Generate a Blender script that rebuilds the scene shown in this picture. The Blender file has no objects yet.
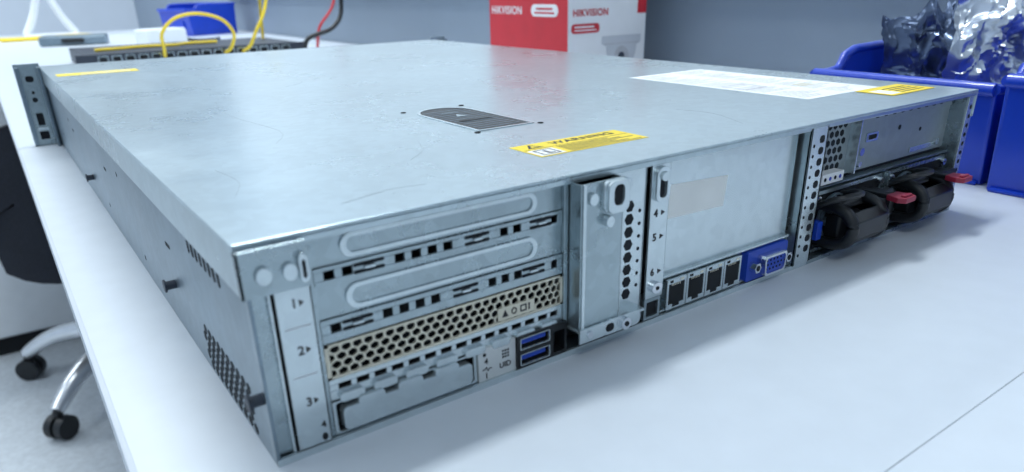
import bpy, math, random
from mathutils import Vector, Matrix, noise
random.seed(4)
PI=math.pi
S=bpy.context.scene
col=bpy.context.collection
S.view_settings.view_transform='Standard'

# ---------------------------------------------------------------- materials
def mat(name,c,metal=0.0,rough=0.5,var=0.06,scale=40,bump=0.0,bscale=200,coat=0,spangle=False,trans=0):
    m=bpy.data.materials.new(name); m.use_nodes=True; nt=m.node_tree; N=nt.nodes; L=nt.links
    b=N['Principled BSDF']; b.inputs['Metallic'].default_value=metal; b.inputs['Roughness'].default_value=rough
    if coat: b.inputs['Coat Weight'].default_value=coat
    if trans: b.inputs['Transmission Weight'].default_value=trans; b.inputs['IOR'].default_value=1.1
    tc=N.new('ShaderNodeTexCoord'); src=tc.outputs['Object']
    nz=N.new('ShaderNodeTexNoise'); nz.inputs['Scale'].default_value=scale; nz.inputs['Detail'].default_value=6
    L.new(src,nz.inputs['Vector'])
    fac=nz.outputs['Fac']
    if spangle:
        vo=N.new('ShaderNodeTexVoronoi'); vo.inputs['Scale'].default_value=230; L.new(src,vo.inputs['Vector'])
        mx=N.new('ShaderNodeMath'); mx.operation='MULTIPLY_ADD'; mx.inputs[1].default_value=0.22
        sp=N.new('ShaderNodeSeparateColor'); L.new(vo.outputs['Color'],sp.inputs[0]); L.new(sp.outputs[0],mx.inputs[0])
        m2=N.new('ShaderNodeMath'); m2.operation='MULTIPLY'; m2.inputs[1].default_value=0.78; L.new(fac,m2.inputs[0]); L.new(m2.outputs[0],mx.inputs[2]); fac=mx.outputs[0]
        n3=N.new('ShaderNodeTexNoise'); n3.inputs['Scale'].default_value=11; n3.inputs['Detail'].default_value=8; n3.inputs['Roughness'].default_value=.7; L.new(src,n3.inputs['Vector'])
        r3=N.new('ShaderNodeMapRange'); r3.inputs['From Min'].default_value=.35; r3.inputs['From Max'].default_value=.7; r3.inputs['To Min'].default_value=rough-.02; r3.inputs['To Max'].default_value=rough+.04
        L.new(n3.outputs['Fac'],r3.inputs[0]); L.new(r3.outputs[0],b.inputs['Roughness'])
    cr=N.new('ShaderNodeMapRange'); cr.inputs['From Min'].default_value=.3; cr.inputs['From Max'].default_value=.7
    cr.inputs['To Min'].default_value=1-var; cr.inputs['To Max'].default_value=1+var; L.new(fac,cr.inputs[0])
    vm=N.new('ShaderNodeVectorMath'); vm.operation='SCALE'; vm.inputs[0].default_value=c; L.new(cr.outputs[0],vm.inputs['Scale'])
    L.new(vm.outputs[0],b.inputs['Base Color'])
    if bump:
        n2=N.new('ShaderNodeTexNoise'); n2.inputs['Scale'].default_value=bscale; n2.inputs['Detail'].default_value=3; L.new(src,n2.inputs['Vector'])
        bp=N.new('ShaderNodeBump'); bp.inputs['Strength'].default_value=bump; bp.inputs['Distance'].default_value=0.001; L.new(n2.outputs['Fac'],bp.inputs['Height']); L.new(bp.outputs[0],b.inputs['Normal'])
    return m
M={}
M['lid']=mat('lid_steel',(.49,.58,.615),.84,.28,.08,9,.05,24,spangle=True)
M['galv']=mat('galvanised_steel',(.37,.445,.475),.82,.27,.12,12,.06,40,spangle=True)
M['galvlt']=mat('bright_steel',(.62,.70,.73),.75,.24,.08,12,.04,40,spangle=True)
M['galvm']=mat('shaded_dull_steel',(.31,.36,.385),.4,.45,.08,14,.04,40,spangle=True)  # matte steel, colour darkened to put shade into the power bay recess
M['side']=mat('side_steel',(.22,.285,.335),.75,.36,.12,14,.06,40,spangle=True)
M['plate']=mat('pale_plate',(.66,.69,.69),.25,.4,.06,40)
M['cream']=mat('cream_plated_steel',(.70,.67,.55),.3,.38,.08,60)
M['dark']=mat('dark_interior',(.005,.007,.010),0,.8,.2)
M['hole']=mat('hole_shadow',(.006,.009,.014),0,.85,.2)
M['black']=mat('black_plastic',(.008,.010,.013),0,.42,.2,80)
M['gloss']=mat('gloss_black_plastic',(.014,.018,.024),0,.25,.2,80,coat=.2)
M['blue']=mat('blue_port_plastic',(.012,.065,.50),0,.4,.1)
M['binblue']=mat('blue_bin_plastic',(.006,.05,.52),0,.34,.08,20,coat=.3)
M['red']=mat('dark_red_plastic',(.30,.02,.05),0,.45,.1)
M['yellow']=mat('yellow_label',(.88,.66,.02),0,.5,.04)
M['white']=mat('white_label',(.86,.88,.90),0,.5,.03)
M['offwhite']=mat('aged_sticker',(.84,.86,.84),0,.6,.05)
M['ink']=mat('black_ink',(.02,.02,.025),0,.6,.1)
M['grey']=mat('grey_ink',(.45,.45,.48),0,.6,.1)
M['scr']=mat('scratch_mark',(.26,.30,.32),.4,.5,.1)
M['chrome']=mat('chrome',(.75,.78,.82),1,.2,.03)
M['alu']=mat('polished_aluminium',(.80,.82,.85),.7,.2,.03)
M['table']=mat('white_laminate',(.65,.705,.77),0,.36,.02,60,.02,300)
M['seam']=mat('seam_shadow',(.22,.25,.29),0,.6,.03)
M['edge']=mat('edge_band',(.56,.61,.68),0,.45,.03)
M['floor']=mat('speckled_vinyl',(.64,.69,.74),0,.45,.10,90)
M['wall']=mat('grey_blue_paint',(.28,.34,.42),0,.7,.03,5)
M['wallw']=mat('pale_paint',(.62,.68,.76),0,.7,.03,5)
M['cab']=mat('white_cabinet',(.80,.84,.88),0,.45,.02)
M['ceil']=mat('ceiling_paint',(.8,.83,.86),0,.8,.02)
M['boxred']=mat('red_card',(.58,.02,.035),0,.55,.05)
M['boxwhite']=mat('white_card',(.82,.83,.85),0,.5,.02)
M['boxgrey']=mat('pale_grey_print',(.56,.58,.62),0,.5,.02)
M['foil']=mat('silver_antistatic_foil',(.62,.67,.75),.85,.22,.2,30,.3,60)
M['foild']=mat('dark_antistatic_foil',(.12,.16,.25),.7,.22,.4,30,.3,60)
M['cabley']=mat('yellow_cable',(.85,.62,.03),0,.45,.05)
M['cabler']=mat('red_cable',(.6,.03,.04),0,.45,.05)
M['fabric']=mat('black_mesh_fabric',(.015,.018,.028),0,.85,.3,300,.4,600)
M['sw']=mat('dark_switch_metal',(.04,.05,.07),.3,.5,.1)

# ---------------------------------------------------------------- mesh builder (mm)
AN=[(-50,-50),(0,0),(16.6,14.3),(27.3,22),(85,78.8),(105,97.2),(120.6,112.4),(131.5,121),(136,122.5),(160,144),(178.5,162),(179.6,165),(188.4,175.5),(190.5,179),(246,230.5),(249.5,236),(286,268),(288,273),(303.4,287),(440,440),(600,600)]
def remap(x):
    for (a,b),(c,d) in zip(AN,AN[1:]):
        if x<=c: return b+(x-a)*(d-b)/(c-a)
    return x
class MB:
    off=0; rm=False
    def __init__(s): s.v=[]; s.f=[]; s.m=[]; s.mats=[]
    def mi(s,name):
        if name not in s.mats: s.mats.append(name)
        return s.mats.index(name)
    def add(s,vs,fs,mt):
        o=len(s.v); s.v+= [((remap(v[0]) if MB.rm else v[0]),v[1]+MB.off,v[2]) for v in vs]; i=s.mi(mt)
        for f in fs: s.f.append(tuple(o+k for k in f)); s.m.append(i)
    def box(s,x0,x1,y0,y1,z0,z1,mt):
        vs=[(x,y,z) for x in(x0,x1) for y in(y0,y1) for z in(z0,z1)]
        s.add(vs,[(0,1,3,2),(4,6,7,5),(0,4,5,1),(2,3,7,6),(0,2,6,4),(1,5,7,3)],mt)
    def prism(s,poly,a,b,mt,ax='y'):
        n=len(poly); vs=[]
        for t in(a,b):
            for p in poly:
                vs.append({'y':(p[0],t,p[1]),'x':(t,p[0],p[1]),'z':(p[0],p[1],t)}[ax])
        s.add(vs,[tuple(range(n)),tuple(range(2*n-1,n-1,-1))]+[(i,i+n,(i+1)%n+n,(i+1)%n) for i in range(n)],mt)
    def ring(s,po,pi_,a,b,mt,ax='y'):
        n=len(po); vs=[]
        for t in(a,b):
            for P in(po,pi_):
                for p in P: vs.append({'y':(p[0],t,p[1]),'x':(t,p[0],p[1]),'z':(p[0],p[1],t)}[ax])
        fs=[]
        for i in range(n):
            j=(i+1)%n
            fs+=[(i,j,n+j,n+i),(2*n+i,3*n+i,3*n+j,2*n+j),(i,2*n+i,2*n+j,j),(n+i,n+j,3*n+j,3*n+i)]
        s.add(vs,fs,mt)
    def cyl(s,c,r,h,mt,ax='y',n=20,r2=None):
        r2=r if r2 is None else r2; vs=[]
        for k,(t,rr_) in enumerate(((0,r),(h,r2))):
            for i in range(n):
                a=2*PI*i/n; u,w=rr_*math.cos(a),rr_*math.sin(a)
                vs.append({'y':(c[0]+u,c[1]+t,c[2]+w),'x':(c[0]+t,c[1]+u,c[2]+w),'z':(c[0]+u,c[1]+w,c[2]+t)}[ax])
        s.add(vs,[tuple(range(n)),tuple(range(2*n-1,n-1,-1))]+[(i,i+n,(i+1)%n+n,(i+1)%n) for i in range(n)],mt)
    def tube(s,pts,r,mt,n=10,smooth=4):
        P=[Vector(p) for p in pts]
        if smooth:
            Q=[]
            for i in range(len(P)-1):
                p0=P[max(i-1,0)];p1=P[i];p2=P[i+1];p3=P[min(i+2,len(P)-1)]
                for k in range(smooth):
                    t=k/smooth
                    Q.append(.5*((2*p1)+(-p0+p2)*t+(2*p0-5*p1+4*p2-p3)*t*t+(-p0+3*p1-3*p2+p3)*t**3))
            Q.append(P[-1]); P=Q
        vs=[];up=Vector((0.13,0.21,1)).normalized()
        for i,p in enumerate(P):
            d=(P[min(i+1,len(P)-1)]-P[max(i-1,0)]).normalized()
            a=d.cross(up)
            if a.length<.05: a=d.cross(Vector((1,0,0)))
            a.normalize(); b=d.cross(a)
            rr_=r[i] if isinstance(r,list) else r
            for k in range(n):
                t=2*PI*k/n; vs.append(p+a*math.cos(t)*rr_+b*math.sin(t)*rr_)
        fs=[(i*n+k,i*n+(k+1)%n,(i+1)*n+(k+1)%n,(i+1)*n+k) for i in range(len(P)-1) for k in range(n)]
        fs+=[tuple(range(n)),tuple(range(len(P)*n-1,len(P)*n-n-1,-1))]
        s.add(vs,fs,mt)
    def build(s,name,parent=None,bevel=0,smooth=False,loc=None,rotz=None):
        import bmesh
        me=bpy.data.meshes.new(name); me.from_pydata([(v[0]*.001,v[1]*.001,v[2]*.001) for v in s.v],[],s.f)
        for mt in s.mats: me.materials.append(M[mt])
        for p,i in zip(me.polygons,s.m): p.material_index=i; p.use_smooth=smooth
        bm=bmesh.new(); bm.from_mesh(me); bmesh.ops.recalc_face_normals(bm,faces=bm.faces); bm.to_mesh(me); bm.free()
        o=bpy.data.objects.new(name,me); col.objects.link(o)
        if parent: o.parent=parent
        if loc: o.location=loc
        if rotz is not None: o.rotation_euler.z=rotz
        if bevel:
            b=o.modifiers.new('b','BEVEL'); b.width=bevel*.001; b.segments=2; b.limit_method='ANGLE'; b.angle_limit=.7
        if smooth and hasattr(me,'set_sharp_from_angle'): me.set_sharp_from_angle(angle=.7)
        return o
def rr(x0,x1,z0,z1,r,n=6):
    r=min(r,(x1-x0)/2-1e-4,(z1-z0)/2-1e-4); P=[]
    for cx,cz,a0 in((x1-r,z1-r,0),(x0+r,z1-r,90),(x0+r,z0+r,180),(x1-r,z0+r,270)):
        for k in range(n+1):
            a=math.radians(a0+90*k/n); P.append((cx+r*math.cos(a),cz+r*math.sin(a)))
    return P
def ngon(cx,cz,r,n=6,rot=PI/6): return [(cx+r*math.cos(rot+2*PI*i/n),cz+r*math.sin(rot+2*PI*i/n)) for i in range(n)]
def thing(name,label,cat,loc=(0,0,0),rotz=0,group=None):
    o=bpy.data.objects.new(name,None); col.objects.link(o); o.empty_display_size=.02
    o.location=loc; o.rotation_euler=(0,0,rotz); o['label']=label; o['category']=cat
    if group:o['group']=group
    return o
def tag(o,label,cat,group=None):
    o['label']=label;o['category']=cat
    if group:o['group']=group
    return o
def struct(o): o['kind']='structure'; return o
def text(s,size,loc,rot,mt,parent,name='printed_text',xs=1,bold=0,align='CENTER'):
    cu=bpy.data.curves.new('t','FONT'); cu.body=s; cu.size=size*.001; cu.align_x=align; cu.align_y='CENTER'; cu.extrude=.00003; cu.offset=bold*.001
    if len(s)>3: cu.space_character=1.08
    o=bpy.data.objects.new('t',cu); col.objects.link(o); bpy.context.view_layer.update()
    me=bpy.data.meshes.new_from_object(o.evaluated_get(bpy.context.evaluated_depsgraph_get()))
    bpy.data.objects.remove(o)
    me.materials.clear(); me.materials.append(M[mt])
    n=bpy.data.objects.new(name,me); col.objects.link(n)
    n.location=((remap(loc[0]) if MB.rm else loc[0])*.001,(loc[1]+MB.off)*.001,loc[2]*.001); n.rotation_euler=rot; n.scale=(xs,1,1); n.parent=parent
    return n
RX=(PI/2,0,0)

# ================================================================ SERVER
W,D,H=445.0,677.5,76.3
srv=thing('rack_server','flat galvanised steel rack server lying on the white bench, rear ports facing the viewer','rack server')
# lid with folded side skirts and rear lip
m=MB()
m.box(-.6,W+.6,-1,D-12,H-1.2,H,'lid')
m.box(-.6,.2,-1,D-12,60,H-1.2,'lid'); m.box(W-.2,W+.6,-1,D-12,60,H-1.2,'lid')
m.box(-.1,W+.1,-1,0,H-3.6,H-1.2,'lid')
lid=m.build('lid',srv,.45)
# lid latch
m=MB()
pts=[(142,92),(175.5,92),(175.5,149)]+[(158.7+16.8*math.cos(a),149+17*math.sin(a)) for a in [PI*k/16 for k in range(1,16)]]+[(142,149)]
cen=(158.7,127); inn=[(cen[0]+(p[0]-cen[0])*.92,cen[1]+(p[1]-cen[1])*.96) for p in pts]
m.ring(pts,inn,H-.2,H+.4,'galvlt','z'); m.prism(inn,H-.1,H+.12,'black','z')
for k in range(13):
    y=98+k*4.6
    m.prism([(146,y),(171.4,y+1.0),(171.4,y+1.7),(146,y+.7)],H+.1,H+.25,'side','z')
m.box(149,168,118,121.5,H+.25,H+.34,'dark'); m.prism([(155,133),(162,133),(158.5,140)],H+.25,H+.34,'galv','z'); m.box(153,164,146,147,H+.25,H+.34,'galv')
for p in((140,90),(178,90),(140,166),(178,166)): m.cyl((p[0],p[1],H-.1),1.5,.4,'hole','z')
m.build('lid_latch',lid)
# labels on lid
m=MB(); m.box(131,192,28.5,51.5,H,H+.15,'yellow'); m.box(132,145,29.5,40,H+.15,H+.2,'white')
for k in range(6): m.box(148,189-(k%3)*6,29.8+k*1.9,30.5+k*1.9,H+.15,H+.2,'ink')
m.ring(rr(134,143.4,30.4,39.2,.3,1),rr(134.8,142.6,31.2,38.4,.3,1),H+.2,H+.25,'ink','z'); m.box(137.8,139.4,32.2,37.4,H+.2,H+.25,'ink'); m.box(137.8,141.6,32.2,33.2,H+.2,H+.25,'ink')
m.prism([(135.5,43.4),(143.5,43.4),(139.5,49.8)],H+.15,H+.25,'ink','z'); m.prism([(137.6,44.3),(141.4,44.3),(139.5,47.6)],H+.25,H+.3,'yellow','z')
m.box(132,191,41.4,41.8,H+.15,H+.2,'ink')
lab=m.build('warning_label',lid); lab['label']='yellow and black warning label'
text('WARNING',6.4,(168,46.4,H+.2),(0,0,0),'ink',lab,xs=1.12,bold=.14)
m=MB(); m.box(338,414,44,190,H,H+.15,'white')
for k in range(44):
    y=50+k*3.1
    if k%9!=8: m.box(342,342+random.uniform(14,32),y,y+.8,H+.15,H+.2,'grey')
    if k%11!=5: m.box(380,380+random.uniform(12,30),y,y+.8,H+.15,H+.2,'grey')
m.ring(rr(344,366,92,112,.3,1),rr(344.8,365.2,92.8,111.2,.3,1),H+.2,H+.25,'grey','z'); m.box(384,398,78,88,H+.2,H+.25,'cream')
l2=m.build('instruction_label',lid); l2['label']='white printed instruction label'
m=MB(); m.box(384,433,19,43,H+.2,H+.35,'yellow')
for k in range(4): m.box(402,428,23+k*4,24.4+k*4,H+.35,H+.4,'ink')
m.box(387,399,22,36,H+.35,H+.4,'white')
l3=m.build('caution_label',lid); l3['label']='small yellow caution label'
m=MB(); m.box(5,70,545,568,H,H+.15,'yellow')
for k in range(3): m.box(24,64,549+k*5,550.4+k*5,H+.15,H+.2,'offwhite')
l4=m.build('caution_label',lid); l4['label']='yellow label at the front edge'
for pts_ in ([(56,130),(68,160),(62,225),(70,290)],[(130,330),(150,350),(156,400)],[(15,50),(22,70),(20,95)],[(250,22),(262,50),(258,72)],[(40,18),(60,24),(74,22)],[(88,60),(100,72),(108,90)]):
    m=MB(); m.tube([(p[0],p[1],H+.02) for p in pts_],.05,'scr',5); m.build('scratch',lid)

# side panel, set in 1.3 mm under the lid skirt
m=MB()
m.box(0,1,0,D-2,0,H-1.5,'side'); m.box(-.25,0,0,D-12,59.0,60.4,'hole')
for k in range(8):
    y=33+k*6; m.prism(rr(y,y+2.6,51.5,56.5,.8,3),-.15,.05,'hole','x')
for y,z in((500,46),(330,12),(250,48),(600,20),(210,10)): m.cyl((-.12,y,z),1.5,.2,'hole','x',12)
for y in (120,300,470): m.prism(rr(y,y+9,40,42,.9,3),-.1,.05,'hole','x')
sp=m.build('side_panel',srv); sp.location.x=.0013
m=MB()
for r_ in range(5):
    for c_ in range(10):
        y=21+c_*6.2+(r_%2)*3.1; z=3.4+r_*4.0
        m.prism(ngon(y,z,2.25),-.15,.1,'hole','x')
m.build('side_vent',sp)
for y,z in((399,17.5),(126,22.5),(3.8,24)):
    m=MB(); m.cyl((-4.0,y,z),2.0,4.2,'sw','x',14); m.cyl((-5.0,y,z),3.0,1.0,'sw','x',14); m.build('rivet',sp,.3)
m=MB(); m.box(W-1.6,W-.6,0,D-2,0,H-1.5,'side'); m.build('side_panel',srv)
m=MB(); m.box(1.4,W-1,1,D-2,0,1.2,'side'); m.box(1.3,287,-.2,1,0,2.6,'galvlt'); m.box(287,W,-.2,1,0,2.2,'galv'); m.build('base_plate',srv)
m=MB(); m.box(1,W-1,D-14,D+8,1,H-1,'sw'); m.box(-.5,W+.5,D-12,D-2,0,H-.2,'side'); m.build('front_bezel',srv,.6)
for s in(-1,1):
    m=MB(); X=lambda v:(-v if s<0 else W+v)
    a,b=sorted((X(0),X(22))); m.box(a,b,D-6,D-3.5,-.0,H+3,'galv')
    a,b=sorted((X(18),X(21.5))); m.box(a,b,D-12,D-6,2,H,'side')
    a,b=sorted((X(1),X(3))); m.box(a,b,D-22,D-6,0,H,'side')
    cx=X(11)
    m.prism(rr(cx-4,cx+4,6,14,.8),D-6.3,D-5.9,'hole'); m.prism(rr(cx-3,cx+3,20,32,.8),D-6.3,D-5.9,'hole')
    m.prism(rr(cx-3.5,cx+3.5,62,68,2.5),D-6.3,D-5.9,'hole'); m.cyl((cx,D-6.3,45),2.4,.4,'hole'); m.cyl((cx,D-6.3,52),1.4,.4,'hole')
    m.box(cx-5,cx+5,D-8.5,D-6,15.5,18.5,'galvlt')
    m.build('rack_ear',srv,.3)

# ---------------- rear side (panel plane 3 mm inside the lid edge)
MB.off=3; MB.rm=True
m=MB(); m.box(-.7,24,-6,-4.9,60,H-2,'galv'); m.box(-.7,24,-4.9,-2,H-3.2,H-2,'galv'); m.box(-.7,.2,-6,-3.5,60,H-2,'galv')
m.cyl((7,-7.4,66.4),2.7,1.6,'galvlt'); m.cyl((16,-7.4,66),2.7,1.6,'galvlt')
m.prism(rr(19.2,23,62,71,1.8),-8,-6,'galvlt'); m.prism(rr(20.3,21.9,63.4,69.2,.8),-8.2,-7.9,'hole')
m.build('corner_tab',srv,.3)
m=MB(); m.box(3,302,8,10,2,H-3,'dark'); m.box(2.6,3,0,10,2,H-3,'dark'); m.build('rear_interior',srv)
m=MB(); m.box(1.5,9,-1,0,2.6,60,'galv'); m.box(8.2,9.2,-2.4,-1,2.6,60,'galvlt')
m.box(9,25.5,-1.5,0,60,74,'galv'); m.box(25.5,133,-1,1,73.6,H-1.3,'galv'); m.box(130.5,134.5,-2.2,8,15.5,74,'galv')
m.box(25.2,27,-1.6,8,2.6,74,'galv'); m.box(134,290,-1,1,73.6,H-1.3,'galv')
m.build('rear_frame',srv,.2)
m=MB(); m.box(10.4,24.2,-2.8,-1.5,3,59,'galvlt'); m.cyl((21.5,-3,5.0),1.4,.3,'hole',n=12)
for z in(54,38,19.5): m.prism([(18.9,z-1.2),(18.9,z+1.2),(21.2,z)],-2.9,-2.7,'ink')
m.box(12.2,22.4,-2.95,-2.7,46,46.3,'grey'); m.box(12.2,22.4,-2.95,-2.7,29,29.3,'grey')
ns=m.build('number_strip',srv,.2)
for t,z in(('1',54),('2',38),('3',19.5)): text(t,4.3,(16.7,-2.9,z),RX,'ink',ns,bold=.08)
text('4',3.4,(21.6,-2.9,9.6),RX,'ink',ns,bold=.07)
def slot_cover(z0,z1):
    m=MB(); m.box(27.3,130.3,-.4,.8,z0,z1,'galv')
    o=rr(37,116,z0+1.2,z1-1.6,9,8); i=rr(39,114,z0+2.5,z1-2.9,9,8)
    m.ring(o,i,-1.3,-.3,'galvlt'); m.prism(i,-.65,-.3,'galv')  # inner face in darker steel than the ring, painting in slot shadow
    return m.build('slot_cover',srv,.3)
slot_cover(62.8,73.4); slot_cover(45.2,56.6)
def slotrow(m,x0,x1,z0,z1,hz0,hz1,hs,yf,yb,mt):
    m.box(x0,x1,yf,yb,z0,hz0,mt); m.box(x0,x1,yf,yb,hz1,z1,mt)
    p=x0
    for a,b in hs: m.box(p,a,yf,yb,hz0,hz1,mt); p=b
    m.box(p,x1,yf,yb,hz0,hz1,mt)
def vent_strip(z0,z1,h0,h1,hooks,mt='galv',w=3.6,pitch=6.2):
    m=MB(); hs=[];x=30.5
    while x<126:
        if not any(abs(x+2-h)<7 for h in hooks): hs.append((x,x+w))
        x+=pitch
    slotrow(m,27.3,130.3,z0,z1,h0,h1,hs,-1.2,0,mt)
    for h in hooks:
        c=(h0+h1)/2
        m.prism(rr(h-5.5,h+5.5,c+.6,c+1.8,.6,3),-1.5,-1.1,'hole'); m.prism(rr(h-5.5,h+5.5,c-1.8,c-.6,.6,3),-1.5,-1.1,'hole')
        m.prism(rr(h-2,h+2,c-.5,c+.5,.5,3),-2.2,-1.1,'galvlt')
    return m.build('vent_strip',srv,.15)
vent_strip(56.8,62.6,58.2,61.2,(46,88,118)); vent_strip(36.8,45,40,43.2,(40,82,114)); vent_strip(16.0,23.6,19.4,21.6,(),'galvlt',4.6,6.6)
for k in range(8):
    m=MB(); m.prism(rr(30+k*12.4,39+k*12.4,15.0,18.4,1.5,4),-2.8,-1.1,'galvlt'); m.build('spring_tab',srv,.2)
# honeycomb cover
m=MB(); x0,x1,z0,z1=27.3,130.3,23.8,36.2
m.box(x0,x1,-1.4,-.4,z0,z0+.8,'cream'); m.box(x0,x1,-1.4,-.4,z1-.8,z1,'cream'); m.box(x0,x0+1.4,-1.4,-.4,z0,z1,'cream'); m.box(x1-1.4,x1,-1.4,-.4,z0,z1,'cream')
P=4.0; R=P/math.sqrt(3); zs=.78
for rI in range(4):
    z=z0+2.0+rI*2.8
    for c_ in range(27):
        x=x0+1.6+c_*P+(rI%2)*P/2
        if x+P/2>x1: continue
        cs=[(math.cos(PI/6+PI/3*k),math.sin(PI/6+PI/3*k)) for k in range(6)]
        oo=[(x+R*a,z+R*b*zs*1.04) for a,b in cs]; ii=[(x+R*.80*a,z+R*.80*b*zs*1.04) for a,b in cs]
        m.ring(oo,ii,-1.3,-.5,'cream')
hc=m.build('honeycomb_cover',srv); hc['label']='cream plated honeycomb slot cover'
m=MB(); m.box(96,114,-1.7,-1.3,25.2,30.2,'cream'); m.prism([(98,26.4),(101,26.4),(99.5,29.2)],-1.9,-1.6,'ink')
m.ring(ngon(104,27.8,1.4,12),ngon(104,27.8,.9,12),-1.9,-1.6,'ink'); m.ring(rr(107,110,26.4,29.2,.1,1),rr(107.5,109.5,26.9,28.7,.1,1),-1.9,-1.6,'ink'); m.box(111,111.6,-1.9,-1.6,26.4,29.2,'ink')
m.build('symbol_plate',hc)
m=MB()
m.ring(rr(27.3,85,2.6,15.4,.4,2),rr(28.6,83.6,3.4,14.6,1,2),-1.6,0,'galvlt'); m.box(28.6,83.6,2,3,3.4,14.6,'dark')
m.prism(rr(30.2,82.0,4.2,13.0,2.0,4),-3.2,1.0,'galvlt')
for k in range(3): m.prism(rr(36+k*15,46+k*15,12.0,15.6,1.7,4),-3.6,-.6,'galvlt')
m.build('bay_cover',srv,.7)
m=MB(); m.box(85.3,104,-2.2,0,2.6,16.4,'plate')
for a in range(3):
    for b in range(3): m.box(97+a*1.3,97.9+a*1.3,-2.35,-2.1,9.6+b*1.3,10.5+b*1.3,'ink')
m.cyl((88.3,-2.35,13.6),.8,.2,'hole',n=10)
up=m.build('indicator_plate',srv,.2)
text('UID',3.2,(98.4,-2.3,6.6),RX,'ink',up,bold=.07); text('4',3.4,(89,-2.3,10.6),RX,'ink',up,bold=.07); text('1',3.4,(89,-2.3,4.4),RX,'ink',up,bold=.07)
m=MB(); m.tube([(87.2,-2.3,7.4),(88.4,-2.3,7.4),(89,-2.3,8.3),(89.8,-2.3,6.5),(90.4,-2.3,7.4),(91.6,-2.3,7.4)],.2,'ink',6,0); m.build('pulse_symbol',up)
for z0 in(2.9,9.8):
    m=MB(); z1=z0+6.8
    m.ring(rr(104.2,121.9,z0-.1,z1+.1,.5,2),rr(105.6,120.4,z0+.9,z1-.9,.4,2),-3.2,-2,'black'); m.ring(rr(105.5,120.5,z0+.9,z1-.9,.4,2),rr(105.9,120.1,z0+1.2,z1-1.2,.4,2),-3.5,-2.6,'galvlt'); m.ring(rr(104.6,121.4,z0+.1,z1-.1,.5,2),rr(105.9,120.1,z0+1.2,z1-1.2,.4,2),-2.6,4,'dark'); m.box(105,120.6,3,4,z0+.5,z1-.5,'dark')
    m.box(106.8,119.0,-2.2,3.4,z0+2.8,z0+4.5,'blue')
    for k in range(4): m.box(108.4+k*2.6,109.6+k*2.6,-1.8,2,z0+2.5,z0+2.8,'cream')
    m.build('usb_port',srv)
m=MB(); m.ring(rr(121.9,131.5,2.6,16.8,.4,2),rr(122.9,130.2,4.2,13.6,.4,2),-3.2,3,'black'); m.box(122,131,3,4,3,15,'dark')
for k in range(5): m.box(123.6+k*1.2,124.2+k*1.2,-1,2.6,12.2,13.4,'cream')
m.build('management_port',srv)
# riser bracket
MB.off=6
m=MB()
m.box(136,136.9,-12,3,14,73,'galv'); m.box(136.9,160,-12,-11,14,73,'galv'); m.box(159.4,160.2,-12,-5,14,73,'galvlt'); m.box(160,178.5,-6.2,-5,10,73,'galvlt'); m.box(177.8,178.6,-6.2,4,10,73,'galv')
m.box(136.9,138.6,-12.6,-12,14,73,'galvlt')
for k in range(8):
    z=19.5+k*5.5; m.prism(ngon(169.6,z,2.6,6,0),-6.4,-6.1,'hole')
for k in range(7):
    z=22.2+k*5.5; m.prism(ngon(175.6,z,.9,6),-6.4,-6.1,'hole')
br=m.build('riser_bracket',srv,.3)
m=MB(); m.prism(rr(147,161,61,73,3),-14,-12,'galvlt'); m.ring(rr(148,160,60.5,73,3),rr(151,157,63.5,71.5,2.4),-15.5,-13.6,'galvlt'); m.prism(rr(151,157,63.5,71.5,2.4),-14.3,-13.9,'hole')
m.cyl((142,-13.5,67),2.4,2,'galvlt'); m.cyl((165.5,-8.5,68),2.8,3,'galvlt'); m.cyl((150,-15,57.5),2.3,3,'galvlt')
m.build('latch',br,.3)
m=MB(); m.box(134.5,175,-12.5,-5,12.6,13.8,'galvlt'); m.box(134.5,150,-13.4,-12.4,8.2,14.4,'galvlt'); m.cyl((162,-15.2,11.2),2.7,3,'chrome'); m.prism(rr(149,172,8,14.6,3),-13.3,-12.1,'galvlt'); m.cyl((162,-15.6,11.2),1.2,.5,'hole',n=6)
m.prism(rr(151,156,9.4,13,1.7),-13.5,-13.2,'hole'); m.cyl((141,-14.2,11.4),1.6,1,'chrome',n=12)
m.build('screw_tab',br,.3)
MB.off=3
m=MB(); m.box(179.6,188.4,-3.6,-2.4,13.5,73,'galvlt')
for z in(52,41.5,25.5): m.prism([(185,z-1.2),(185,z+1.2),(187,z)],-3.75,-3.5,'ink')
m.ring(rr(180.6,187.4,57,72,3.3),rr(182.2,185.8,59,70,1.7),-5.4,-3.6,'galvlt'); m.prism(rr(182.2,185.8,59,70,1.7),-3.9,-3.5,'hole'); m.cyl((184,-6.4,68),1.9,2,'galvlt')
m.cyl((184,-5.6,18.5),2.6,2.2,'chrome'); m.cyl((184,-5.8,18.5),1,.4,'hole',n=6)
ns=m.build('number_strip',srv,.2)
for t,z in(('4',52),('5',41.5),('6',25.5)): text(t,4.6,(182.4,-3.75,z),RX,'ink',ns,bold=.1)
m=MB(); m.ring(rr(179.8,188,3,13,.5,2),rr(181,187,4.2,11.4,.4,2),-3,3,'galv'); m.box(180.4,187.6,-2,3,3.6,12.4,'dark'); m.build('service_port',srv)
m=MB(); m.box(188.6,287,1,2,20.5,73.5,'galvlt'); m.box(188.6,190,-1.5,1,20.5,73.5,'galv'); m.box(188.6,287,-1.5,2,19.2,20.5,'galvlt')
pn=m.build('blank_panel',srv,.2)
m=MB(); m.prism([(191.5,46.2),(232,45.2),(233.6,59.3),(191,61.2)],.75,1.05,'offwhite'); st=m.build('blank_sticker',pn); st['label']='worn blank off-white sticker'
m=MB(); m.box(188.6,289,1,2,2.6,19.2,'galv'); m.box(188.6,289,-1.2,1,2.6,3.8,'galvlt'); m.build('port_plate',srv)
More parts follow.
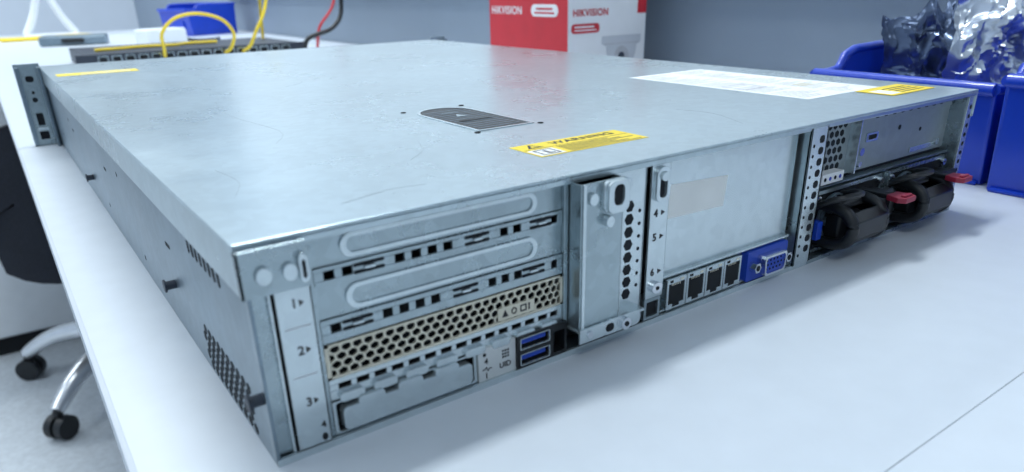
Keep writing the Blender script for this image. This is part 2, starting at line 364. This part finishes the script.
for k in range(4):
    x=190.5+k*14; m=MB()
    op=[(x+1.2,6.6),(x+4.2,6.6),(x+4.2,5.0),(x+9.2,5.0),(x+9.2,6.6),(x+12.2,6.6),(x+12.2,16.6),(x+1.2,16.6)]
    ou=[(x,4.2),(x+4.2,4.2),(x+4.2,4.2),(x+9.2,4.2),(x+9.2,4.2),(x+13.4,4.2),(x+13.4,18.8),(x,18.8)]
    m.ring(ou,op,-3.4,-2.8,'galvlt'); m.box(x+.2,x+13.2,-2.9,6,4.3,18.7,'galv')
    m.prism(op,-2.98,-2.88,'dark')
    for q in range(6): m.box(x+3.6+q*1.1,x+4.0+q*1.1,-3.1,-2.9,15.4,16.4,'cream')
    m.box(x+2,x+4,-3.6,-3.3,17.2,18.2,'hole'); m.box(x+9.4,x+11.4,-3.6,-3.3,17.2,18.2,'cream')
    m.build('network_port',srv)
def dsh(x0,x1,z0,z1,sl): 
    return [(x0+sl,z0),(x1-sl,z0),(x1-sl*.3,z0+1),(x1,z1-1.2),(x1-1,z1),(x0+1,z1),(x0,z1-1.2),(x0+sl*.3,z0+1)]
m=MB(); m.prism(rr(249.5,286,3.0,18.4,1.2,3),-3,1,'blue'); m.ring(dsh(258,278,5.6,15.8,2.2),dsh(259.2,276.8,6.6,14.8,2),-8,-3,'chrome'); m.prism(dsh(259.2,276.8,6.6,14.8,2),-6.8,-3,'blue')
for r_ in range(3):
    for c_ in range(5): m.cyl((261.5+c_*3.1+(.9 if r_==1 else 0),-7.0,8.4+r_*2.3),.6,.3,'hole',n=8)
for x in(253.6,282.2): m.cyl((x,-7,10.8),2.8,4,'chrome',n=6); m.cyl((x,-7.2,10.8),1.5,.3,'hole',n=10)
m.build('video_port',srv)
m=MB(); m.box(288,303.4,-4.4,-3.2,2.6,74,'galvlt'); m.box(288,289.2,-4.4,6,2.6,74,'galv'); m.box(302.2,303.4,-4.4,58,2.6,74,'galv')
for k in range(11): m.prism(rr(296.2,300.6,9+k*5.7,12.8+k*5.7,1.7,4),-4.6,-4.3,'hole')
for k in range(12): m.cyl((291.6,-4.6,8+k*5.2),.9,.3,'hole',n=8)
m.build('divider_column',srv,.2)
MB.rm=False
# power bay
m=MB(); m.box(287,440,7,8.2,41,74,'galvm'); m.box(287,440,3,8,38,39.0,'side'); m.box(287,440,57,58,2,40,'dark'); m.box(362,363.4,-1,58,2,38,'galv'); m.box(287,440,8,9,39,41,'dark')
for r_ in range(6):
    for c_ in range(5): m.prism(ngon(300+c_*4.8+(r_%2)*2.4,47+r_*4.4,1.9),6.8,7.1,'hole')
for k in range(6): m.prism(rr(289.6,295,43+k*5.2,46.6+k*5.2,1.7,3),6.8,7.1,'hole')
m.box(327,328,1,7,42,74,'galvlt'); m.box(330,436,5.5,7,67,73.5,'galvm'); m.cyl((338,4,52),2.2,3,'chrome'); m.cyl((338,4,45),1.6,3,'chrome'); m.cyl((425,4.5,46),2,3,'chrome'); m.cyl((380,6.8,60),1.4,.3,'hole'); m.cyl((405,6.8,56),1.2,.3,'hole')
for k in range(9): m.prism(rr(348+k*9,352+k*9,69,71.6,1.2,3),5.3,5.6,'hole')
m.prism(rr(344,356,56,61,1),6.2,7.1,'galvlt'); m.prism(rr(346,354,57.3,59.8,.8),6,6.4,'hole'); m.box(396,424,6.2,7.1,43,46,'galvlt')
m.prism(rr(290,293.5,40,48,.6),0,5,'blue'); m.box(297,317,1,7,40.6,46,'white')
for q in range(4): m.cyl((300+q*4.6,.8,43.2),1.1,.3,('hole','blue','hole','blue')[q],n=8)
m.build('power_bay',srv)
m=MB(); m.box(438,W+.3,-3.2,-2,2,H-3.8,'galvlt'); m.box(438,439,-2,20,2,H-3.8,'galv')
for k in range(11): m.prism(ngon(441.8,10+k*5.6,1.4,8),-3.4,-3.1,'hole')
m.build('end_flange',srv,.2)
def psu(x0,lab,ro):
    m=MB(); m.box(x0,x0+70,4,56,2.6,37,'side'); m.ring(rr(x0,x0+70,2.6,37,.8,2),rr(x0+2,x0+68,4.4,35,.8,2),2,4.2,'galv'); m.box(x0+2,x0+68,3,4.2,4.4,35,'dark')
    p=m.build('power_supply',srv); p['label']=lab
    m=MB(); cx,cz=x0+22,19.5
    for r_ in(4,7.5,11,14.5): m.ring(ngon(cx,cz,r_,28,0),ngon(cx,cz,r_-1,28,0),.4,2,'side')
    for a in range(4):
        t=a*PI/4; m.tube([(cx-14*math.cos(t),1.2,cz-14*math.sin(t)),(cx+14*math.cos(t),1.2,cz+14*math.sin(t))],.6,'side',6,0)
    m.build('fan_guard',p)
    m=MB(); m.prism(rr(x0+46,x0+66,6,30,3),-6,3,'black'); m.ring(rr(x0+45,x0+67,5,31,3),rr(x0+48,x0+64,8,28,3),-8,-4,'black')
    for q in(-3.5,0,3.5): m.box(x0+55.5+q,x0+56.5+q,-7.2,-5.8,15,21,'chrome')
    m.build('power_inlet',p,.6)
    # thick moulded loop handle, two bent arms joined by a chunky flattened grip
    m=MB()
    for w in(x0+12,x0+41):
        m.tube([(w,4,28.5),(w,-5,29.5),(w,-13,27),(w,-17,20.5),(w,-15,13),(w,-8,9.5),(w,4,9)],3.2,'black',10,4)
    m.prism([(-19.5,24),(-14,27.5),(-11,26),(-14.5,19),(-12,12.5),(-15.5,10.5),(-20,15)],x0+12,x0+41,'black','x')
    m.tube([(x0+10,-3,28),(x0+44,-3,28)],2.6,'black',10,0)
    m.build('handle',p,.5,True)
    m=MB(); m.prism([(x0+15,3),(x0+15,-7),(x0+18,-10),(x0+27,-11),(x0+33,-9),(x0+37,-5),(x0+37,3)],9,24,'black','z'); m.build('cable_clamp',p,.8)
    m=MB(); c=x0+ro
    m.box(c-3,c+3,-15,3,29.5,32,'black')
    m.prism([(c-5,-26),(c+5,-26),(c+7,-22),(c+5,-15),(c-5,-15),(c-7,-22)],29.6,32.6,'red','z'); m.box(c-4,c+4,-24.5,-22,32.6,33.6,'red')
    m.build('release_latch',p,.8)
    for sx_ in(x0+4.5,x0+66):
        m=MB(); m.cyl((sx_,-.5,33.4),2,4,'chrome',n=12); m.cyl((sx_,-.7,33.4),.8,.3,'hole',n=6); m.build('screw',p)
    m=MB(); m.tube([(x0+3,4,28),(x0+5,-6,34),(x0+10,-12,36.5),(x0+22,-13,36.5),(x0+28,-6,35),(x0+30,4,31)],1.7,'black',8); m.build('retainer_clip',p,0,True)
    m=MB(); m.box(x0+2.5,x0+7,-3,4,12,22,'blue' if x0<320 else 'black'); m.build('status_tab',p,.4)
psu(291,'power supply beside the divider column',49); psu(364,'power supply at the end of the chassis',41)
MB.off=0

# ================================================================ BENCH, ROOM
m=MB(); m.box(-36,800,-117,3300,-26,0,'table'); m.box(-36,800,-900,-117.35,-26,0,'table'); m.box(-36,800,-117.35,-117,-26,-.3,'seam')
bench=thing('work_bench','long white laminate workbench carrying the server','workbench',(0,0,0))
m.build('bench_top',bench)
m=MB(); m.box(-38,-36,-900,3300,-26,-.6,'edge'); m.build('edge_band',bench)
for y in(-860,3220):
    m=MB(); m.box(40,100,y,y+60,-740,-26,'cab'); m.box(700,760,y,y+60,-740,-26,'cab'); m.box(100,700,y+10,y+50,-110,-60,'cab'); m.build('bench_leg',bench)
def slab(name,x0,x1,y0,y1,z0,z1,mt): m=MB(); m.box(x0,x1,y0,y1,z0,z1,mt); return struct(m.build(name))
slab('floor',-3000,900,-2500,5000,-780,-740,'floor'); slab('ceiling',-3000,900,-2500,5000,1950,1990,'ceil')
slab('wall_right',802,900,-2500,5000,-740,1950,'wall'); slab('wall_left',-3100,-3000,-2500,5000,-740,1950,'wallw')
slab('wall_back',-3000,900,5000,5100,-740,1950,'wallw'); slab('wall_front',-3000,900,-2600,-2500,-740,1950,'wallw')
m=MB(); m.box(762,801,-700,2900,127,900,'cab'); m.box(758,762,-700,2900,125,150,'cab'); tag(m.build('wall_cabinet_reflector',None,1),'white cabinet edge along the grey wall, with a tall unseen front added to brighten the lid','wall cabinet')  # only the lower edge shows; tall front added as reflector for the lid
cb=thing('low_cabinet','white low cabinet with dark plinth behind the office chair','cabinet',(-.5,1.95,-.74))
m=MB(); m.box(-800,800,0,500,50,670,'cab'); m.build('body',cb,2)
m=MB(); m.box(-790,790,8,490,0,50,'dark'); m.build('plinth',cb)
for x in(-790,-264,262):
    m=MB(); m.box(x+4,x+524,-16,0,60,660,'cab'); d=m.build('door',cb,1.5); m=MB(); m.box(x+470,x+480,-28,-16,400,520,'chrome'); m.build('handle',d)

# ================================================================ CARTON
bx=thing('camera_carton','red and white printed cardboard box standing behind the server','cardboard box',(.6,.575,0))
m=MB(); m.box(0,145,0,185,0,195,'boxwhite'); m.box(-.3,0,0,185,14,195,'boxred'); m.box(128,145.3,-.3,.1,100,195,'boxred'); bo=m.build('carton',bx,.6)
RL=(PI/2,0,-PI/2)
text('HIKVISION',15,(-.6,140,106),RL,'boxwhite',bo,bold=.25); text('HIKVISION',12.5,(40,-.6,103.5),RX,'boxred',bo,bold=.3)
m=MB(); m.prism(rr(20,80,99,115,8),-.7,-.2,'boxwhite','x'); m.box(-1,-.6,28,72,103,105,'boxred'); m.box(-1,-.6,32,68,108,110.5,'boxred'); m.build('printed_badge',bo)
m=MB(); m.prism(rr(6,56,78,90,5),-.8,-.2,'boxred'); m.box(11,50,-.9,-.7,81,82.6,'boxwhite'); m.box(11,46,-.9,-.7,85,87,'boxwhite'); m.build('printed_badge',bo)
m=MB(); m.prism([(62,72),(136,72),(136,62),(128,58)]+[(99+29*math.cos(t),58-34*math.sin(t)) for t in [PI*k/14 for k in range(1,14)]]+[(70,58),(62,62)],-.8,-.2,'boxgrey')
m.prism(ngon(99,44,14,24),-1.0,-.7,'grey'); m.prism(ngon(99,44,6,20),-1.2,-.9,'sw'); m.box(64,134,-1,-.7,61,62,'grey'); m.build('printed_picture',bo)

# ================================================================ BINS
def bin_(loc,label,Wd=136,L_=175,Hh=92):
    t=thing('storage_bin',label,'plastic bin',loc,0,'blue storage bins beside the server')
    F=Hh-14
    m=MB(); pr=[(12,0),(2,F-6),(4,F),(34,F+1),(56,Hh),(L_,Hh),(L_-6,0)]
    for y in(0,Wd-3): m.add([(a,yy,b) for yy in(y,y+3) for a,b in pr],[tuple(range(7)),tuple(range(13,6,-1))]+[(i,i+7,(i+1)%7+7,(i+1)%7) for i in range(7)],'binblue')
    m.box(8,L_-6,2,Wd-2,0,3,'binblue'); m.box(L_-7,L_-3,2,Wd-2,0,Hh,'binblue')
    m.add([(12,1,0),(15,1,0),(5,1,F-4),(2,1,F-4),(12,Wd-1,0),(15,Wd-1,0),(5,Wd-1,F-4),(2,Wd-1,F-4)],[(0,1,2,3),(4,7,6,5),(0,3,7,4),(1,5,6,2),(0,4,5,1),(3,2,6,7)],'binblue')
    m.build('bin_body',t,1.2)
    m=MB()
    for y in(-2,Wd-4): m.tube([(0,y+3,F-2),(34,y+3,F-1),(56,y+3,Hh),(L_,y+3,Hh)],3.8,'binblue',10,3)
    m.tube([(L_,0,Hh),(L_,Wd,Hh)],3.8,'binblue',10,0); m.tube([(1,1,F-2),(1,Wd-1,F-2)],4.6,'binblue',12,0)
    m.build('rim',t,0,True)
    m=MB(); m.box(2,9,34,Wd-34,24,50,'binblue'); m.build('label_holder',t,1.5)
    return t
bin_((.500,-.130,0),'blue plastic storage bin nearest the right-hand table area, beside the power supplies')
bin_((.510,.014,0),'blue plastic storage bin holding the antistatic bags',138,175,84)
def bag(name,w,h,t,seed,mt,loc,rot,label):
    nx,nz=60,72; vs=[];fs=[]
    rd=lambda q:1-2*abs(noise.noise(q))
    def P(i,k,s):
        u,v=i/nx*2-1,k/nz*2-1
        b=max(0,(1-abs(u)**3)*(1-abs(v)**4))
        q=Vector((u*2.0,v*1.9,seed))
        wq=q+Vector((noise.noise(q*1.6),noise.noise(q*1.6+Vector((7,7,7))),0))*.5
        n1=noise.noise(q*1.1); n3=rd(wq*1.3+Vector((9,s,2))); n4=rd(Vector((wq.x*3.0+wq.y*.8,wq.y*1.6-wq.x*.5,seed+s*3))); n5=rd(wq*3.6+Vector((0,0,s)))
        grow=.3+.7*min(1,(v+1.0))
        y=s*b*t*(.4+.5*n3+.45*n4+.14*n5)+n1*13*grow
        return ((u*w/2*(1+.22*noise.noise(Vector((v*2,seed,0))))+n4*2)*(.72+.28*min(1,v+1)), y, (v+1)*h/2*(1+.24*noise.noise(Vector((u*2.6,seed,4))))+n3*3*grow)
    for s in(1,-1):
        o=len(vs)
        for k in range(nz+1):
            for i in range(nx+1):
                e=(i in(0,nx) or k in(0,nz)); vs.append(P(i,k,s if not e else 0))
        for k in range(nz):
            for i in range(nx):
                a=o+k*(nx+1)+i; fs.append((a,a+1,a+nx+2,a+nx+1))
    m=MB(); m.add(vs,fs,mt); o=m.build(name,None,0,True); o.data.set_sharp_from_angle(angle=.45); o.location=loc; o.rotation_euler=rot
    return tag(o,label,'antistatic bag')
bag('antistatic_bag',92,122,14,3.1,'foil',(.600,.056,.006),(0,.06,-.62),'crumpled shiny silver antistatic bag standing in the blue bin')
bag('antistatic_bag',84,110,12,8.7,'foild',(.618,.108,.006),(0,-.06,-.62),'dark translucent antistatic bag beside the silver one')

# ================================================================ FAR EQUIPMENT
sw=thing('network_switch','black low network switch lying on the bench behind the server','network switch',(.34,1.5,0))
m=MB(); m.box(-220,220,0,260,2,30,'sw'); m.box(-235,235,-3,0,2,30,'sw'); m.build('body',sw,1)
for k in range(16):
    m=MB(); x=-196+k*25; m.ring(rr(x,x+19,6,26,1,2),rr(x+2,x+17,8,24,1,2),-5,-3,'galv'); m.box(x+2,x+17,-3.6,-3,8,24,'dark'); m.build('network_port',sw)
def cable(name,pts,r,mt,label,group=None):
    m=MB(); m.tube(pts,r,mt,10,6); return tag(m.build(name,None,0,True),label,'cable',group)
cable('patch_cable',[(268,1488,18),(262,1450,36),(262,1440,66),(290,1440,92),(334,1440,100),(380,1440,88),(402,1440,60),(398,1460,30),(392,1490,18)],3.4,'cabley','yellow patch cable arching over the network switch')
cable('patch_cable',[(430,1490,18),(436,1450,32),(446,1430,60),(470,1430,100),(488,1440,150),(500,1470,190),(520,1560,190),(530,1640,120),(530,1660,32)],3.4,'cabley','yellow patch cable rising steeply beside the red and black cables')
cable('power_cable',[(540,1470,5),(548,1440,8),(560,1430,40),(620,1430,60),(650,1440,100),(648,1450,180),(640,1500,240)],5,'black','thick black cable curving up against the wall cabinet')
cable('patch_cable',[(570,1500,4),(590,1470,10),(600,1460,60),(640,1460,110),(660,1480,190),(668,1520,240)],3.2,'cabler','thin red cable rising beside the black cable')
cable('patch_cable',[(-10,2900,5),(60,2860,5),(150,2900,5),(240,2960,5),(300,2900,5),(240,2840,5),(120,2820,5),(20,2800,5)],6,'cabley','loose yellow cable lying on the far end of the bench')
cable('patch_cable',[(150,1560,34),(190,1540,36),(250,1580,35),(300,1550,36),(340,1600,35),(400,1580,36)],3.2,'cabley','yellow patch cable lying flat on top of the network switch')
bb=bin_((.56,2.55,0),'distant small blue plastic bin near the far end of the bench',160,200,100); bb.rotation_euler.z=.4
del bb['group']
stn=thing('display_stand','white forked stand at the far end of the bench','stand',(.19,3.1,0))
m=MB(); m.box(-90,90,-60,60,0,10,'cab'); m.build('base',stn,3)
for s in(-1,1):
    m=MB(); m.tube([(s*80,0,8),(s*40,0,80),(0,0,200)],14,'cab'); m.build('strut',stn,0,True)
m=MB(); m.box(-200,260,-12,12,170,420,'sw'); m.box(-190,250,-14,-12,180,410,'dark'); m.build('screen',stn,3)
t=thing('power_adapter','small white adapter block on the bench before the blue bin','adapter',(.40,2.2,0),.3)
m=MB(); m.box(-60,60,-40,40,0,45,'cab'); m.build('case',t,6); m=MB(); m.tube([(60,0,20),(100,10,6),(150,-30,5),(190,10,5)],5,'black'); m.build('cord',t,0,True)
t=thing('tool_case','dark flat case on the bench beside the white adapter','case',(.20,2.45,0),-.2)
m=MB(); m.box(-90,90,-50,50,0,28,'side'); m.build('case_body',t,6); m=MB(); m.box(-30,30,-58,-50,8,20,'black'); m.build('handle',t,2)

# ================================================================ CHAIR
ch=thing('office_chair','black office chair with chrome star base beside the bench','office chair',(.12,1.62,-.74),0)
m=MB(); 
nx,nz=18,12; vs=[];fs=[]
for s in(0,1):
    for k in range(nz+1):
        for i in range(nx+1):
            u=i/nx*2-1; v=k/nz
            hw=238*(1-.18*abs(v-.4)**2)
            x=u*hw; y=-255+54*u*u - (v*40) + (18 if s else 0)
            z=350+v*330-10*abs(u)**6*(18 if v>.5 else -10)*.35
            vs.append((x,y,z))
o=(nx+1)*(nz+1)
for k in range(nz):
    for i in range(nx):
        a=k*(nx+1)+i; fs.append((a,a+1,a+nx+2,a+nx+1)); fs.append((o+a,o+a+nx+1,o+a+nx+2,o+a+1))
for i in range(nx): fs+= [(i,o+i,o+i+1,i+1),(nz*(nx+1)+i,nz*(nx+1)+i+1,o+nz*(nx+1)+i+1,o+nz*(nx+1)+i)]
for k in range(nz): a=k*(nx+1); b=a+nx+1; fs+=[(a,b,o+b,o+a),(a+nx,o+a+nx,o+b+nx,b+nx)]
m.add(vs,fs,'fabric'); m.build('backrest',ch,0,True)
m=MB(); m.prism(rr(-235,235,-220,240,80,8),440,495,'fabric','z'); m.build('seat',ch,14,True)
m=MB(); m.tube([(0,-120,430),(0,-230,420),(0,-262,470),(0,-255,560)],14,'black',10); m.box(-90,90,-110,110,415,440,'black'); m.build('back_support',ch)
m=MB(); m.cyl((0,0,110),26,170,'black','z'); m.cyl((0,0,280),16,140,'chrome','z'); m.build('gas_column',ch,0,True)
bs=MB(); bs.cyl((0,0,90),38,60,'alu','z'); bs=bs.build('star_base',ch,2,True)
a0=math.atan2(1416-1620,-110-120)
for k in range(5):
    a=a0-k*2*PI/5; cx,sx=math.cos(a),math.sin(a)
    m=MB(); m.tube([(20*cx,20*sx,128),(120*cx,120*sx,130),(220*cx,220*sx,112),(300*cx,300*sx,66)],[28,27.5,27,26,25,24,23,22,20,19,18,17,15],'alu',10,4); m.build('base_leg',bs,0,True)
    m=MB()
    px,py=300*cx,300*sx
    for s in(-1,1):
        n=20; vs=[]
        ox,oy=-sx*s*13,cx*s*13
        for t in(-9,9):
            for i in range(n):
                b=2*PI*i/n; vs.append((px+ox-sx*t+cx*27*math.cos(b), py+oy+cx*t+sx*27*math.cos(b), 27+27*math.sin(b)))
        m.add(vs,[tuple(range(n)),tuple(range(2*n-1,n-1,-1))]+[(i,i+n,(i+1)%n+n,(i+1)%n) for i in range(n)],'black')
    m.cyl((px,py,44),9,22,'black','z',12)
    m.build('caster',bs,1.5)

# ================================================================ LIGHT
w=bpy.data.worlds.new('w'); S.world=w; w.use_nodes=True; w.node_tree.nodes['Background'].inputs[0].default_value=(.62,.75,1,1); w.node_tree.nodes['Background'].inputs[1].default_value=.4
def area(x,y,z,sx,sy,p,c=(.90,.97,1)):
    l=bpy.data.lights.new('l','AREA'); l.shape='RECTANGLE'; l.size=sx; l.size_y=sy; l.energy=p; l.color=c
    o=bpy.data.objects.new('ceiling_light',l); col.objects.link(o); o.location=(x,y,z); return o
area(.3,.7,1.92,.8,.2,27); area(.1,2.8,1.92,1.2,.4,37); area(-1.6,1.2,1.92,.5,1.4,12); area(-.7,-1.2,1.92,1.0,.3,10); area(-1.6,3.6,1.92,1.2,.5,34)

# ================================================================ CAMERA
x,y,z,yaw,pit_,roll,f=-.0431,-.1957,.1407,.6131,.4135,-.0231,703.9
cy,sy=math.cos(yaw),math.sin(yaw);cp,sp_=math.cos(pit_),math.sin(pit_)
fw=Vector((sy*cp,cy*cp,-sp_)); r=Vector((cy,-sy,0)); u=r.cross(fw)
r2=r*math.cos(roll)+u*math.sin(roll); u2=-r*math.sin(roll)+u*math.cos(roll)
cd=bpy.data.cameras.new('camera'); co=bpy.data.objects.new('camera',cd); col.objects.link(co)
mt=Matrix((r2,u2,-fw)).transposed().to_4x4(); mt.translation=(x,y,z); co.matrix_world=mt
cd.sensor_width=36; cd.lens=f*36/1024; cd.shift_y=57.5/1024; cd.clip_start=.01
cd.dof.use_dof=True; cd.dof.focus_distance=.38; cd.dof.aperture_fstop=11
S.camera=co
